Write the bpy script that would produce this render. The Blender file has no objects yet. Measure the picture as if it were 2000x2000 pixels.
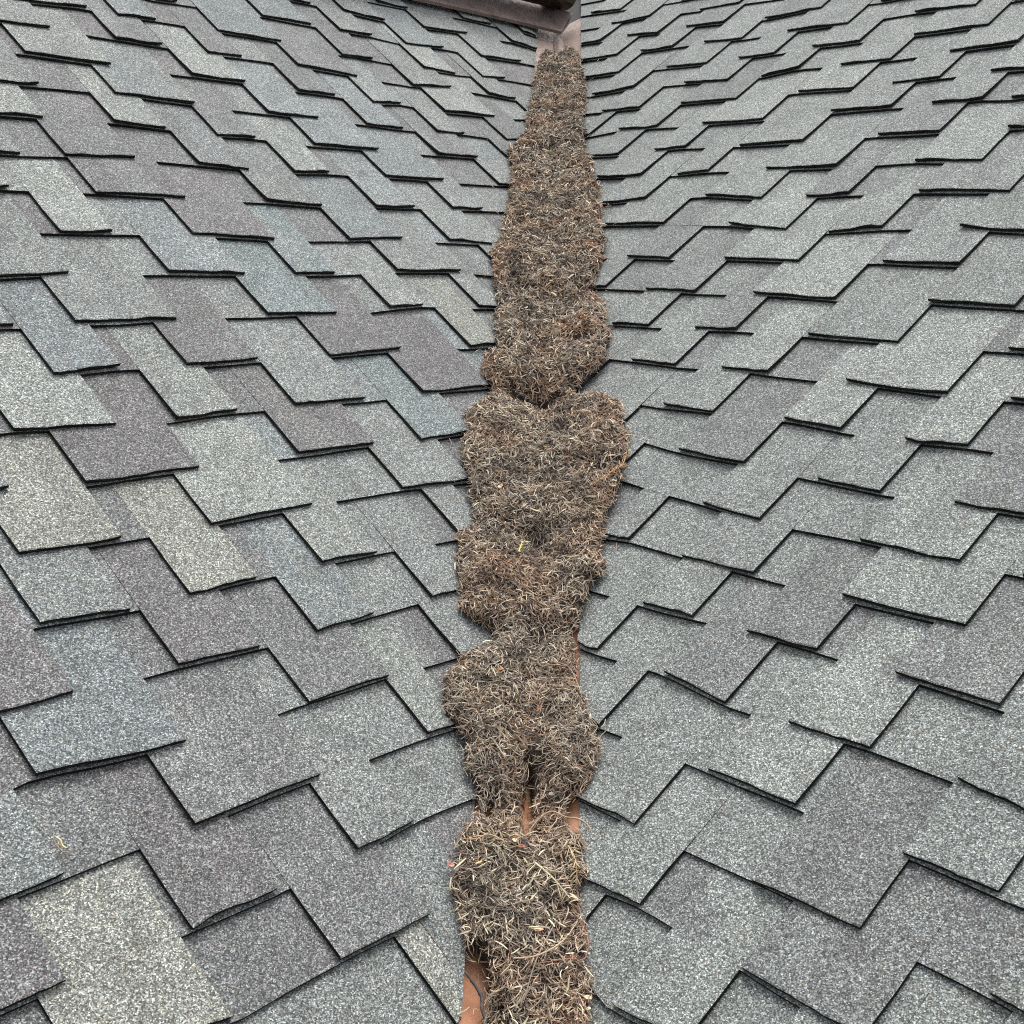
import bpy, bmesh, math, random
import numpy as np
from mathutils import Vector, Matrix
from mathutils.bvhtree import BVHTree

random.seed(7)
RNG = np.random.default_rng(11)
scene = bpy.context.scene
COL = scene.collection

# ---------------------------------------------------------------- camera
cam_data = bpy.data.cameras.new("camera")
cam = bpy.data.objects.new("camera", cam_data)
COL.objects.link(cam)
CAM_POS = Vector((0.028741, -1.913041, 0.958952))
RIGHT = Vector((0.999135, 0.037212, 0.018558))
UP = Vector((-0.030181, 0.341934, 0.939239))
FWD = Vector((-0.028605, 0.938987, -0.342761))
m = Matrix((RIGHT, UP, -FWD)).transposed().to_4x4()
m.translation = CAM_POS
cam.matrix_world = m
cam_data.sensor_fit = 'HORIZONTAL'
cam_data.sensor_width = 36.0
cam_data.lens = 36.0 * 2310.27 / 2000.0
cam_data.shift_y = 333.0 / 2000.0
cam_data.clip_start = 0.05
cam_data.clip_end = 2000.0
scene.camera = cam

# ---------------------------------------------------------------- sky, sun, exposure (bright overcast day)
SUN_EL, SUN_AZ = math.radians(66.0), math.radians(10.0)
world = bpy.data.worlds.new("World")
scene.world = world
world.use_nodes = True
wn = world.node_tree
wn.nodes.clear()
w_out = wn.nodes.new('ShaderNodeOutputWorld')
w_bg = wn.nodes.new('ShaderNodeBackground')
w_sky = wn.nodes.new('ShaderNodeTexSky')
w_sky.sky_type = 'NISHITA'
w_sky.sun_disc = False
w_sky.sun_elevation = SUN_EL
w_sky.sun_rotation = SUN_AZ
w_sky.air_density = 0.7
w_sky.dust_density = 5.0
w_sky.ozone_density = 0.6
w_bg.inputs['Strength'].default_value = 0.13
w_hs = wn.nodes.new('ShaderNodeHueSaturation')      # cloud cover: a greyed sky
w_hs.inputs['Saturation'].default_value = 0.22
wn.links.new(w_sky.outputs['Color'], w_hs.inputs['Color'])
wn.links.new(w_hs.outputs['Color'], w_bg.inputs['Color'])
wn.links.new(w_bg.outputs['Background'], w_out.inputs['Surface'])

sun_data = bpy.data.lights.new("sun", 'SUN')
sun_data.energy = 1.1
sun_data.angle = math.radians(28.0)
sun_data.color = (1.0, 0.975, 0.94)
sun = bpy.data.objects.new("sun", sun_data)
COL.objects.link(sun)
sun_dir = Vector((math.sin(SUN_AZ) * math.cos(SUN_EL), math.cos(SUN_AZ) * math.cos(SUN_EL), math.sin(SUN_EL)))
sun.rotation_euler = sun_dir.to_track_quat('Z', 'Y').to_euler()
sun.location = (0, 0, 6)

scene.view_settings.view_transform = 'Standard'
scene.view_settings.look = 'None'
scene.view_settings.gamma = 1.0
scene.view_settings.use_curve_mapping = False
scene.view_settings.exposure = 0.93
scene.render.engine = 'CYCLES'
scene.cycles.use_denoising = False
scene.cycles.max_bounces = 3
scene.cycles.use_light_tree = False
scene.cycles.adaptive_threshold = 0.02
scene.cycles.sample_clamp_indirect = 3.0
scene.render.film_transparent = False
scene.cycles.filter_width = 1.1

# ---------------------------------------------------------------- roof planes: u along the courses towards the valley, v up the slope
A = {'L': Vector((0.643402, 0.765528, 0.0)), 'R': Vector((-0.683053, 0.730368, 0.0))}
U = {'L': Vector((-0.615305, 0.517144, 0.594947)), 'R': Vector((0.599119, 0.560307, 0.571937))}
N = {'L': Vector((0.455449, -0.382790, 0.803765)), 'R': Vector((-0.417725, -0.390664, 0.820297))}
VALLEY = Vector((0.0, 0.902841, 0.429975))
EXPO = 0.143                      # exposure of one course
V0 = {'L': 10.532, 'R': 11.630}   # phase of the courses
LAYER = 0.0072                    # thickness of one shingle layer
CUT = 0.132                       # shingles stop this far from the valley, measured along the course


def u_cut(side, v):
    return v * (A[side] @ VALLEY) / (U[side] @ VALLEY) - CUT
TEETH_L = [
    (-13, [(-0.729, 0.04, -0.598, -0.05, 'n')]),
    (-12, [(-0.864, 0.13, -0.702, 0.04, 'p'), (-0.371, -0.2, -0.315, -0.2, 'y'), (-0.314, -0.2, -0.183, -0.2, 'n')]),
    (-11, [(-0.885, 0.16, -0.673, -0.02, 'y'), (-0.479, -0.02, -0.293, -0.04, 'd')]),
    (-10, [(-0.969, 0.01, -0.844, 0.01, 'p'), (-0.655, -0.02, -0.504, -0.04, 'p'), (-0.339, 0.02, -0.21, 0.06, 'n')]),
    (-9, [(-0.917, -0.0, -0.773, 0.02, 'n'), (-0.563, 0.03, -0.315, 0.05, 'd'), (-0.064, 0.06, 0.028, 0.02, 'l')]),
    (-8, [(-0.735, 0.17, -0.495, -0.01, 'b'), (-0.247, 0.02, -0.057, 0.03, 'd'), (0.124, -0.01, 0.255, 0.02, 'n')]),
    (-7, [(-0.793, 0.0, -0.615, 0.01, 'p'), (-0.426, 0.01, -0.265, -0.04, 'p'), (-0.137, -0.03, 0.006, 0.0, 'b'), (0.163, 0.01, 0.274, -0.03, 'n')]),
    (-6, [(-0.602, -0.0, -0.446, -0.07, 'n'), (-0.325, -0.06, -0.179, -0.01, 'y'), (-0.024, -0.01, 0.114, -0.03, 'l'), (0.354, -0.07, 0.447, -0.07, 'n')]),
    (-5, [(-0.566, 0.03, -0.379, -0.01, 'y'), (-0.193, -0.03, 0.051, 0.01, 'l'), (0.301, 0.02, 0.507, -0.06, 'n')]),
    (-4, [(-0.376, -0.03, -0.136, -0.02, 'p'), (0.11, -0.02, 0.319, -0.03, 'p'), (0.456, -0.08, 0.629, -0.03, 't')]),
    (-3, [(-0.441, 0.01, -0.242, -0.08, 'l'), (-0.108, -0.09, 0.04, -0.04, 'l'), (0.193, -0.03, 0.392, -0.06, 'n'), (0.576, -0.04, 0.814, -0.04, 'p')]),
    (-2, [(-0.296, -0.05, -0.149, 0.02, 'b'), (0.002, -0.03, 0.187, -0.01, 'p'), (0.39, -0.02, 0.623, 0.04, 'p'), (0.863, 0.0, 0.994, 0.02, 'y')]),
    (-1, [(-0.177, -0.03, 0.061, 0.0, 'n'), (0.308, 0.04, 0.514, -0.01, 't'), (0.701, 0.1, 0.823, 0.15, 'n'), (1.027, 0.07, 1.121, 0.05, 'n')]),
    (0, [(-0.323, -0.04, -0.112, 0.07, 'n'), (0.132, 0.08, 0.335, 0.05, 'b'), (0.485, 0.05, 0.613, 0.06, 't'), (0.834, 0.13, 1.076, 0.12, 'n')]),
    (1, [(-0.063, 0.03, 0.066, 0.06, 'l'), (0.276, 0.07, 0.507, -0.02, 'p'), (0.758, 0.02, 0.958, 0.11, 'b'), (1.143, 0.08, 1.314, 0.01, 'n')]),
    (2, [(-0.197, 0.06, -0.108, 0.06, 'l'), (0.099, 0.08, 0.338, 0.06, 'p'), (0.585, 0.08, 0.764, 0.02, 'n'), (0.964, 0.09, 1.119, 0.13, 'b'), (1.28, 0.16, 1.414, 0.2, 'n')]),
    (3, [(-0.138, -0.03, -0.02, -0.02, 'n'), (0.093, 0.04, 0.283, 0.12, 'd'), (0.463, 0.07, 0.613, 0.04, 'd'), (0.766, 0.04, 0.895, 0.12, 'l'), (1.112, 0.12, 1.356, 0.14, 'b'), (1.607, 0.15, 1.833, 0.2, 'n')]),
    (4, [(-0.022, 0.06, 0.111, 0.08, 'l'), (0.305, 0.16, 0.45, 0.11, 'l'), (0.603, 0.04, 0.729, 0.1, 'd'), (0.935, 0.05, 1.179, 0.07, 'b'), (1.438, 0.12, 1.626, 0.17, 'd'), (1.786, 0.2, 1.927, 0.2, 'd')]),
    (5, [(0.02, -0.04, 0.17, 0.06, 'n'), (0.378, 0.08, 0.613, 0.02, 'b'), (0.859, 0.01, 1.043, 0.02, 'b'), (1.233, 0.02, 1.384, 0.01, 'b'), (1.539, 0.03, 1.672, 0.1, 'n'), (1.874, 0.05, 2.036, 0.13, 'd')]),
    (6, [(0.202, 0.05, 0.436, -0.02, 'l'), (0.69, 0.04, 0.872, 0.04, 'l'), (1.061, -0.0, 1.207, 0.02, 'd'), (1.355, -0.07, 1.488, 0.05, 'b'), (1.677, -0.05, 1.936, 0.03, 'l'), (2.172, 0.2, 2.308, 0.2, 'd')]),
    (7, [(0.118, -0.06, 0.336, 0.0, 'n'), (0.525, -0.01, 0.672, -0.0, 'd'), (0.825, -0.02, 0.948, 0.04, 'd'), (1.158, 0.03, 1.391, -0.03, 'd'), (1.637, -0.09, 1.842, 0.11, 'n'), (2.03, 0.07, 2.172, 0.0, 'n')]),
    (8, [(0.283, -0.2, 0.515, -0.01, 'n'), (0.602, -0.1, 0.73, -0.02, 'b'), (0.941, -0.04, 1.18, -0.05, 'b'), (1.414, -0.17, 1.552, -0.14, 'd'), (1.788, -0.17, 1.945, -0.18, 'l'), (2.097, -0.1, 2.235, -0.0, 'n')]),
    (9, [(0.794, -0.2, 0.875, -0.16, 'n'), (1.197, -0.04, 1.397, -0.04, 'b'), (1.518, -0.05, 1.668, -0.02, 'n'), (1.818, -0.1, 2.024, 0.03, 'b'), (2.217, -0.03, 2.459, 0.08, 'n')]),
    (10, [(1.346, -0.02, 1.493, 0.0, 'n'), (1.638, -0.03, 1.82, -0.13, 'n'), (2.021, -0.07, 2.276, 0.09, 'n'), (2.541, 0.17, 2.688, -0.01, 'n')]),
    (11, [(1.539, -0.2, 1.751, -0.2, 'n'), (1.886, -0.2, 2.036, -0.2, 'b'), (2.349, -0.06, 2.508, -0.1, 'n'), (2.7, -0.07, 2.774, -0.2, 'n')]),
    (12, [(1.675, -0.2, 1.834, -0.2, 'n'), (2.117, -0.2, 2.266, -0.2, 'n')]),
]
TEETH_R = [
    (-13, [(-0.239, 0.2, -0.126, 0.18, 'n'), (-0.518, 0.11, -0.381, -0.01, 'n')]),
    (-12, [(-0.31, 0.13, -0.167, 0.03, 'n'), (-0.732, 0.01, -0.524, 0.07, 'd')]),
    (-11, [(-0.198, -0.04, -0.047, -0.03, 'n'), (-0.638, 0.01, -0.448, 0.0, 'd'), (-0.943, -0.06, -0.84, -0.0, 'n')]),
    (-10, [(0.012, -0.01, 0.09, -0.13, 'n'), (-0.43, 0.02, -0.246, 0.01, 'l'), (-0.776, -0.02, -0.626, -0.01, 'n')]),
    (-9, [(0.15, 0.03, 0.229, 0.05, 'n'), (-0.188, -0.05, -0.028, 0.08, 'd'), (-0.477, 0.04, -0.32, -0.01, 'l'), (-0.761, -0.05, -0.629, 0.04, 'n')]),
    (-8, [(0.011, 0.07, 0.139, 0.01, 'l'), (-0.274, 0.11, -0.121, 0.1, 'd'), (-0.618, 0.1, -0.431, 0.1, 'd')]),
    (-7, [(0.3, 0.07, 0.381, 0.0, 'n'), (-0.042, -0.0, 0.142, 0.03, 'n'), (-0.485, 0.04, -0.243, -0.0, 'l')]),
    (-6, [(0.491, 0.2, 0.583, 0.2, 'n'), (0.039, -0.03, 0.199, 0.06, 'n'), (-0.4, -0.01, -0.194, -0.01, 'l')]),
    (-5, [(0.598, 0.2, 0.673, 0.2, 'n'), (0.184, -0.01, 0.375, 0.03, 'd'), (-0.16, -0.11, -0.009, -0.07, 'n'), (-0.48, -0.05, -0.312, -0.06, 'd')]),
    (-4, [(0.834, -0.01, 0.921, -0.2, 'n'), (0.375, -0.01, 0.527, -0.05, 'n'), (0.029, -0.03, 0.181, 0.03, 'l'), (-0.255, 0.0, -0.125, -0.06, 'l')]),
    (-3, [(0.604, -0.02, 0.755, -0.0, 'l'), (0.323, 0.02, 0.462, 0.03, 'l'), (-0.134, -0.03, 0.112, 0.03, 'l')]),
    (-2, [(0.807, -0.03, 0.939, -0.07, 'n'), (0.522, 0.04, 0.65, -0.01, 'd'), (0.068, 0.01, 0.309, 0.04, 'n'), (-0.285, 0.04, -0.185, 0.05, 'l')]),
    (-1, [(1.097, 0.01, 1.203, -0.01, 'n'), (0.759, -0.0, 0.939, 0.02, 'd'), (0.321, 0.0, 0.57, 0.04, 'l'), (-0.127, 0.01, 0.078, 0.05, 'n')]),
    (0, [(0.962, -0.0, 1.129, 0.03, 'd'), (0.523, 0.0, 0.769, 0.04, 'l'), (0.079, 0.02, 0.282, 0.05, 'n')]),
    (1, [(1.117, 0.18, 1.359, 0.16, 'n'), (0.657, -0.05, 0.868, 0.14, 'l'), (0.37, 0.03, 0.514, -0.1, 'l'), (-0.039, -0.1, 0.159, 0.03, 'n')]),
    (2, [(1.297, 0.08, 1.484, -0.06, 'n'), (0.842, 0.01, 1.062, 0.16, 'l'), (0.563, 0.09, 0.694, 0.03, 'd'), (0.11, 0.05, 0.357, 0.12, 'n')]),
    (3, [(1.423, 0.01, 1.625, 0.01, 'n'), (1.151, 0.09, 1.265, 0.0, 'n'), (0.686, 0.02, 0.932, 0.06, 'n'), (0.256, 0.01, 0.451, 0.11, 'l')]),
    (4, [(1.639, -0.05, 1.772, -0.04, 'n'), (1.354, 0.09, 1.482, 0.05, 'n'), (0.891, 0.0, 1.125, 0.02, 'n'), (0.458, 0.05, 0.648, 0.07, 'd'), (0.165, 0.04, 0.266, 0.03, 'n')]),
    (5, [(1.897, -0.08, 1.964, -0.17, 'n'), (1.592, 0.05, 1.771, 0.1, 'n'), (1.141, 0.02, 1.386, 0.03, 'l'), (0.694, 0.11, 0.895, 0.09, 'n'), (0.417, 0.13, 0.567, 0.09, 'n'), (0.247, 0.14, 0.331, 0.05, 'n')]),
    (6, [(1.784, 0.05, 1.969, 0.08, 'n'), (1.347, 0.02, 1.592, 0.06, 'd'), (0.896, -0.01, 1.106, 0.07, 'l'), (0.621, 0.1, 0.77, 0.03, 'n'), (0.337, 0.08, 0.471, 0.12, 'n')]),
    (7, [(1.939, 0.13, 2.133, -0.03, 'n'), (1.478, -0.06, 1.684, 0.05, 'n'), (1.207, 0.16, 1.337, -0.07, 'n'), (0.861, 0.05, 1.04, 0.07, 'n'), (0.469, 0.17, 0.671, 0.08, 'n')]),
    (8, [(2.124, 0.04, 2.3, -0.0, 'n'), (1.676, -0.09, 1.878, -0.0, 'n'), (1.388, -0.01, 1.538, -0.06, 'n'), (1.059, 0.03, 1.242, 0.06, 'n'), (0.623, 0.02, 0.866, 0.01, 'n')]),
    (9, [(2.259, 0.08, 2.454, 0.05, 'n'), (1.967, 0.08, 2.13, 0.08, 'n'), (1.629, -0.01, 1.815, 0.09, 'n'), (1.188, 0.01, 1.437, 0.03, 'n'), (0.737, -0.03, 0.949, 0.08, 'n')]),
    (10, [(2.474, 0.09, 2.589, 0.12, 'n'), (2.148, 0.03, 2.334, 0.18, 'n'), (1.823, 0.03, 2.019, 0.17, 'n'), (1.39, 0.04, 1.615, -0.13, 'd'), (0.995, -0.09, 1.14, -0.15, 'n')]),
    (11, [(2.329, 0.2, 2.537, 0.1, 'n'), (1.853, 0.04, 2.045, 0.05, 'n'), (1.376, -0.07, 1.568, -0.09, 'n')]),
    (12, [(2.585, -0.01, 2.779, 0.09, 'l'), (1.995, -0.14, 2.233, -0.13, 'n')]),
    (13, [(2.156, -0.1, 2.445, -0.2, 'n')]),
]
MAT_ROWS = [  # left rim (x, y, z), right rim (x, y, z), metres
    (-0.087, 3.496, 1.722, 0.102, 3.497, 1.725),
    (-0.096, 3.303, 1.635, 0.119, 3.295, 1.637),
    (-0.107, 3.179, 1.582, 0.126, 3.178, 1.585),
    (-0.110, 2.974, 1.486, 0.127, 2.976, 1.490),
    (-0.120, 2.839, 1.428, 0.121, 2.866, 1.434),
    (-0.114, 2.690, 1.353, 0.124, 2.704, 1.358),
    (-0.135, 2.595, 1.320, 0.126, 2.637, 1.327),
    (-0.170, 2.489, 1.289, 0.125, 2.582, 1.301),
    (-0.159, 2.455, 1.267, 0.134, 2.522, 1.277),
    (-0.149, 2.351, 1.212, 0.154, 2.378, 1.218),
    (-0.149, 2.256, 1.166, 0.161, 2.274, 1.172),
    (-0.147, 2.204, 1.140, 0.160, 2.220, 1.146),
    (-0.147, 2.113, 1.097, 0.164, 2.126, 1.103),
    (-0.148, 1.993, 1.040, 0.170, 1.999, 1.046),
    (-0.167, 1.870, 0.993, 0.175, 1.895, 0.999),
    (-0.176, 1.765, 0.948, 0.170, 1.806, 0.954),
    (-0.169, 1.714, 0.919, 0.162, 1.754, 0.925),
    (-0.156, 1.641, 0.877, 0.134, 1.693, 0.882),
    (-0.154, 1.601, 0.857, 0.146, 1.639, 0.862),
    (-0.143, 1.544, 0.824, 0.171, 1.545, 0.830),
    (-0.153, 1.453, 0.786, 0.176, 1.460, 0.792),
    (-0.143, 1.361, 0.737, 0.174, 1.359, 0.743),
    (-0.127, 1.340, 0.718, 0.170, 1.326, 0.725),
    (-0.163, 1.278, 0.708, 0.169, 1.302, 0.714),
    (-0.168, 1.213, 0.680, 0.155, 1.255, 0.684),
    (-0.150, 1.185, 0.657, 0.115, 1.242, 0.657),
    (-0.138, 1.141, 0.629, 0.081, 1.213, 0.626),
    (-0.145, 1.111, 0.619, 0.166, 1.120, 0.625),
    (-0.173, 1.040, 0.601, 0.193, 1.054, 0.608),
    (-0.192, 0.979, 0.583, 0.199, 1.007, 0.588),
    (-0.180, 0.960, 0.567, 0.203, 0.973, 0.574),
    (-0.190, 0.890, 0.539, 0.211, 0.906, 0.546),
    (-0.196, 0.845, 0.521, 0.212, 0.866, 0.528),
    (-0.182, 0.820, 0.501, 0.197, 0.839, 0.507),
    (-0.175, 0.807, 0.491, 0.202, 0.816, 0.499),
    (-0.167, 0.759, 0.464, 0.178, 0.779, 0.469),
    (-0.156, 0.715, 0.436, 0.165, 0.734, 0.441),
    (-0.144, 0.681, 0.413, 0.153, 0.698, 0.418),
    (-0.139, 0.643, 0.392, 0.147, 0.660, 0.396),
    (-0.165, 0.604, 0.388, 0.146, 0.643, 0.388),
    (-0.171, 0.566, 0.374, 0.146, 0.610, 0.372),
    (-0.167, 0.521, 0.350, 0.151, 0.558, 0.350),
    (-0.165, 0.491, 0.335, 0.148, 0.528, 0.334),
    (-0.156, 0.467, 0.318, 0.128, 0.510, 0.315),
    (-0.145, 0.430, 0.295, 0.114, 0.473, 0.290),
    (-0.147, 0.385, 0.274, 0.106, 0.433, 0.268),
    (-0.125, 0.380, 0.259, 0.101, 0.414, 0.256),
    (-0.082, 0.377, 0.234, 0.088, 0.386, 0.236),
    (-0.075, 0.347, 0.215, 0.083, 0.354, 0.218),
    (-0.129, 0.280, 0.214, 0.085, 0.325, 0.205),
    (-0.155, 0.228, 0.204, 0.088, 0.289, 0.190),
    (-0.170, 0.191, 0.195, 0.091, 0.261, 0.178),
    (-0.171, 0.153, 0.177, 0.101, 0.217, 0.162),
    (-0.156, 0.126, 0.156, 0.120, 0.168, 0.149),
    (-0.135, 0.110, 0.137, 0.130, 0.132, 0.136),
    (-0.114, 0.094, 0.117, 0.131, 0.102, 0.123),
    (-0.112, 0.061, 0.100, 0.127, 0.069, 0.105),
    (-0.105, 0.031, 0.082, 0.117, 0.040, 0.086),
    (-0.099, 0.013, 0.070, 0.110, 0.021, 0.073),
    (-0.088, -0.002, 0.056, 0.096, 0.006, 0.059),
    (-0.084, -0.021, 0.045, 0.085, -0.010, 0.046),
    (-0.080, -0.046, 0.031, 0.082, -0.036, 0.032),
    (-0.101, -0.085, 0.024, 0.082, -0.062, 0.020),
    (-0.115, -0.109, 0.021, 0.093, -0.083, 0.015),
    (-0.113, -0.153, -0.001, 0.103, -0.133, -0.004),
    (-0.114, -0.192, -0.019, 0.101, -0.171, -0.023),
    (-0.099, -0.221, -0.042, 0.096, -0.207, -0.042),
    (-0.095, -0.255, -0.061, 0.099, -0.245, -0.059),
    (-0.089, -0.288, -0.079, 0.103, -0.282, -0.075),
    (-0.076, -0.298, -0.092, 0.105, -0.300, -0.083),
    (-0.061, -0.333, -0.117, 0.108, -0.345, -0.102),
    (-0.050, -0.369, -0.140, 0.110, -0.386, -0.121),
    (-0.045, -0.392, -0.154, 0.112, -0.412, -0.132),
    (-0.054, -0.488, -0.194, 0.115, -0.503, -0.173),
    (-0.047, -0.590, -0.247, 0.122, -0.609, -0.221),
]


# ---------------------------------------------------------------- helpers
def link(name, mesh, parent=None, mats=()):
    o = bpy.data.objects.new(name, mesh)
    COL.objects.link(o)
    for mt in mats:
        mesh.materials.append(mt)
    if parent is not None:
        o.parent = parent
    return o


def tag(o, label, cat, group=None, kind=None):
    if label:
        o["label"] = label
    if cat:
        o["category"] = cat
    if group:
        o["group"] = group
    if kind:
        o["kind"] = kind
    return o


def new_mat(name):
    mt = bpy.data.materials.new(name)
    mt.use_nodes = True
    nt = mt.node_tree
    nt.nodes.clear()
    out = nt.nodes.new('ShaderNodeOutputMaterial')
    bsdf = nt.nodes.new('ShaderNodeBsdfPrincipled')
    nt.links.new(bsdf.outputs['BSDF'], out.inputs['Surface'])
    return mt, nt, bsdf


def nd(nt, kind, **kw):
    n = nt.nodes.new(kind)
    for k, v in kw.items():
        setattr(n, k, v)
    return n


def ramp(nt, stops, interp='LINEAR'):
    r = nt.nodes.new('ShaderNodeValToRGB')
    r.color_ramp.interpolation = interp
    el = r.color_ramp.elements
    while len(el) < len(stops):
        el.new(0.5)
    for e, (p, c) in zip(el, stops):
        e.position = p
        e.color = (c, c, c, 1) if not isinstance(c, tuple) else (*c, 1)
    return r


def vmath(nt, op, a=None, b=None, scale=None):
    n = nd(nt, 'ShaderNodeVectorMath', operation=op)
    for i, x in enumerate((a, b)):
        if x is None:
            continue
        if isinstance(x, (tuple, list)):
            n.inputs[i].default_value = x
        else:
            nt.links.new(x, n.inputs[i])
    if scale is not None:
        n.inputs['Scale'].default_value = scale
    return n


# ---------------------------------------------------------------- materials
def granule_material():
    mt, nt, b = new_mat("shingle_granules")
    L = nt.links.new
    tc = nd(nt, 'ShaderNodeTexCoord')
    at = nd(nt, 'ShaderNodeAttribute', attribute_name='tint')
    # individual granules
    vor = nd(nt, 'ShaderNodeTexVoronoi', feature='F1', voronoi_dimensions='2D')
    vor.inputs['Scale'].default_value = 570.0
    vor.inputs['Randomness'].default_value = 1.0
    L(tc.outputs['Object'], vor.inputs['Vector'])
    sep = nd(nt, 'ShaderNodeSeparateColor')
    L(vor.outputs['Color'], sep.inputs['Color'])
    rp = ramp(nt, [(0.0, 0.29), (0.26, 0.49), (0.55, 0.86), (0.8, 1.31), (0.92, 1.95), (1.0, 2.7)])
    L(sep.outputs['Red'], rp.inputs['Fac'])
    # coarser clumps of granules, so the grain still reads farther up the roof
    vor2 = nd(nt, 'ShaderNodeTexVoronoi', feature='F1', voronoi_dimensions='2D')
    vor2.inputs['Scale'].default_value = 330.0
    L(tc.outputs['Object'], vor2.inputs['Vector'])
    sep2 = nd(nt, 'ShaderNodeSeparateColor')
    L(vor2.outputs['Color'], sep2.inputs['Color'])
    rp2 = ramp(nt, [(0.0, 0.68), (0.5, 0.97), (1.0, 1.36)])
    L(sep2.outputs['Red'], rp2.inputs['Fac'])
    # slow blotches
    no = nd(nt, 'ShaderNodeTexNoise')
    no.inputs['Scale'].default_value = 9.0
    no.inputs['Detail'].default_value = 4.0
    L(tc.outputs['Object'], no.inputs['Vector'])
    rp3 = ramp(nt, [(0.3, 0.88), (0.7, 1.12)])
    L(no.outputs['Fac'], rp3.inputs['Fac'])
    # coloured granules: a few rusty, bluish and straw ones in drifts
    hue = ramp(nt, [(0.0, (0.92, 0.99, 1.06)), (0.3, (1.0, 1.0, 1.0)), (0.72, (1.0, 1.0, 1.0)), (0.9, (1.05, 1.02, 0.9)), (1.0, (1.22, 0.97, 0.92))])
    L(sep.outputs['Green'], hue.inputs['Fac'])
    m1 = vmath(nt, 'MULTIPLY', at.outputs['Color'], rp.outputs['Color'])
    m2 = vmath(nt, 'MULTIPLY', m1.outputs[0], rp2.outputs['Color'])
    m3 = vmath(nt, 'MULTIPLY', m2.outputs[0], rp3.outputs['Color'])
    m4 = vmath(nt, 'MULTIPLY', m3.outputs[0], hue.outputs['Color'])
    L(m4.outputs[0], b.inputs['Base Color'])
    b.inputs['Roughness'].default_value = 0.85
    b.inputs['Specular IOR Level'].default_value = 0.25
    return mt


def asphalt_edge_material():
    mt, nt, b = new_mat("asphalt_edge")
    L = nt.links.new
    tc = nd(nt, 'ShaderNodeTexCoord')
    mp = nd(nt, 'ShaderNodeMapping')
    mp.inputs['Scale'].default_value = (25.0, 25.0, 900.0)
    L(tc.outputs['Object'], mp.inputs['Vector'])
    no = nd(nt, 'ShaderNodeTexNoise')
    no.inputs['Scale'].default_value = 1.0
    no.inputs['Detail'].default_value = 3.0
    L(mp.outputs['Vector'], no.inputs['Vector'])
    no2 = nd(nt, 'ShaderNodeTexNoise')
    no2.inputs['Scale'].default_value = 500.0
    L(tc.outputs['Object'], no2.inputs['Vector'])
    rp = ramp(nt, [(0.35, (0.007, 0.007, 0.007)), (0.52, (0.022, 0.021, 0.019)), (0.68, (0.085, 0.082, 0.072))])
    L(no.outputs['Fac'], rp.inputs['Fac'])
    rp2 = ramp(nt, [(0.4, 0.5), (0.75, 1.6)])
    L(no2.outputs['Fac'], rp2.inputs['Fac'])
    m1 = vmath(nt, 'MULTIPLY', rp.outputs['Color'], rp2.outputs['Color'])
    L(m1.outputs[0], b.inputs['Base Color'])
    b.inputs['Roughness'].default_value = 0.9
    b.inputs['Specular IOR Level'].default_value = 0.2
    return mt


def copper_material(name, c_lo, c_mid, c_hi, rough=0.45, metal=0.85, scale=14.0):
    mt, nt, b = new_mat(name)
    L = nt.links.new
    tc = nd(nt, 'ShaderNodeTexCoord')
    no = nd(nt, 'ShaderNodeTexNoise')
    no.inputs['Scale'].default_value = scale
    no.inputs['Detail'].default_value = 8.0
    no.inputs['Roughness'].default_value = 0.65
    L(tc.outputs['Object'], no.inputs['Vector'])
    rp = ramp(nt, [(0.32, c_lo), (0.5, c_mid), (0.68, c_hi)])
    L(no.outputs['Fac'], rp.inputs['Fac'])
    L(rp.outputs['Color'], b.inputs['Base Color'])
    b.inputs['Metallic'].default_value = metal
    no2 = nd(nt, 'ShaderNodeTexNoise')
    no2.inputs['Scale'].default_value = 60.0
    L(tc.outputs['Object'], no2.inputs['Vector'])
    rp2 = ramp(nt, [(0.3, rough - 0.1), (0.7, rough + 0.2)])
    L(no2.outputs['Fac'], rp2.inputs['Fac'])
    L(rp2.outputs['Color'], b.inputs['Roughness'])
    return mt


def attr_material(name, rough=0.8):
    mt, nt, b = new_mat(name)
    at = nd(nt, 'ShaderNodeAttribute', attribute_name='tint')
    nt.links.new(at.outputs['Color'], b.inputs['Base Color'])
    b.inputs['Roughness'].default_value = rough
    b.inputs['Specular IOR Level'].default_value = 0.3
    return mt


def noise_material(name, stops, scale, rough=0.85, bump=0.0, detail=6.0):
    mt, nt, b = new_mat(name)
    L = nt.links.new
    tc = nd(nt, 'ShaderNodeTexCoord')
    no = nd(nt, 'ShaderNodeTexNoise')
    no.inputs['Scale'].default_value = scale
    no.inputs['Detail'].default_value = detail
    L(tc.outputs['Object'], no.inputs['Vector'])
    rp = ramp(nt, stops)
    L(no.outputs['Fac'], rp.inputs['Fac'])
    L(rp.outputs['Color'], b.inputs['Base Color'])
    b.inputs['Roughness'].default_value = rough
    if bump:
        bp = nd(nt, 'ShaderNodeBump')
        bp.inputs['Strength'].default_value = bump
        bp.inputs['Distance'].default_value = 0.003
        L(no.outputs['Fac'], bp.inputs['Height'])
        L(bp.outputs['Normal'], b.inputs['Normal'])
    return mt


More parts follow.
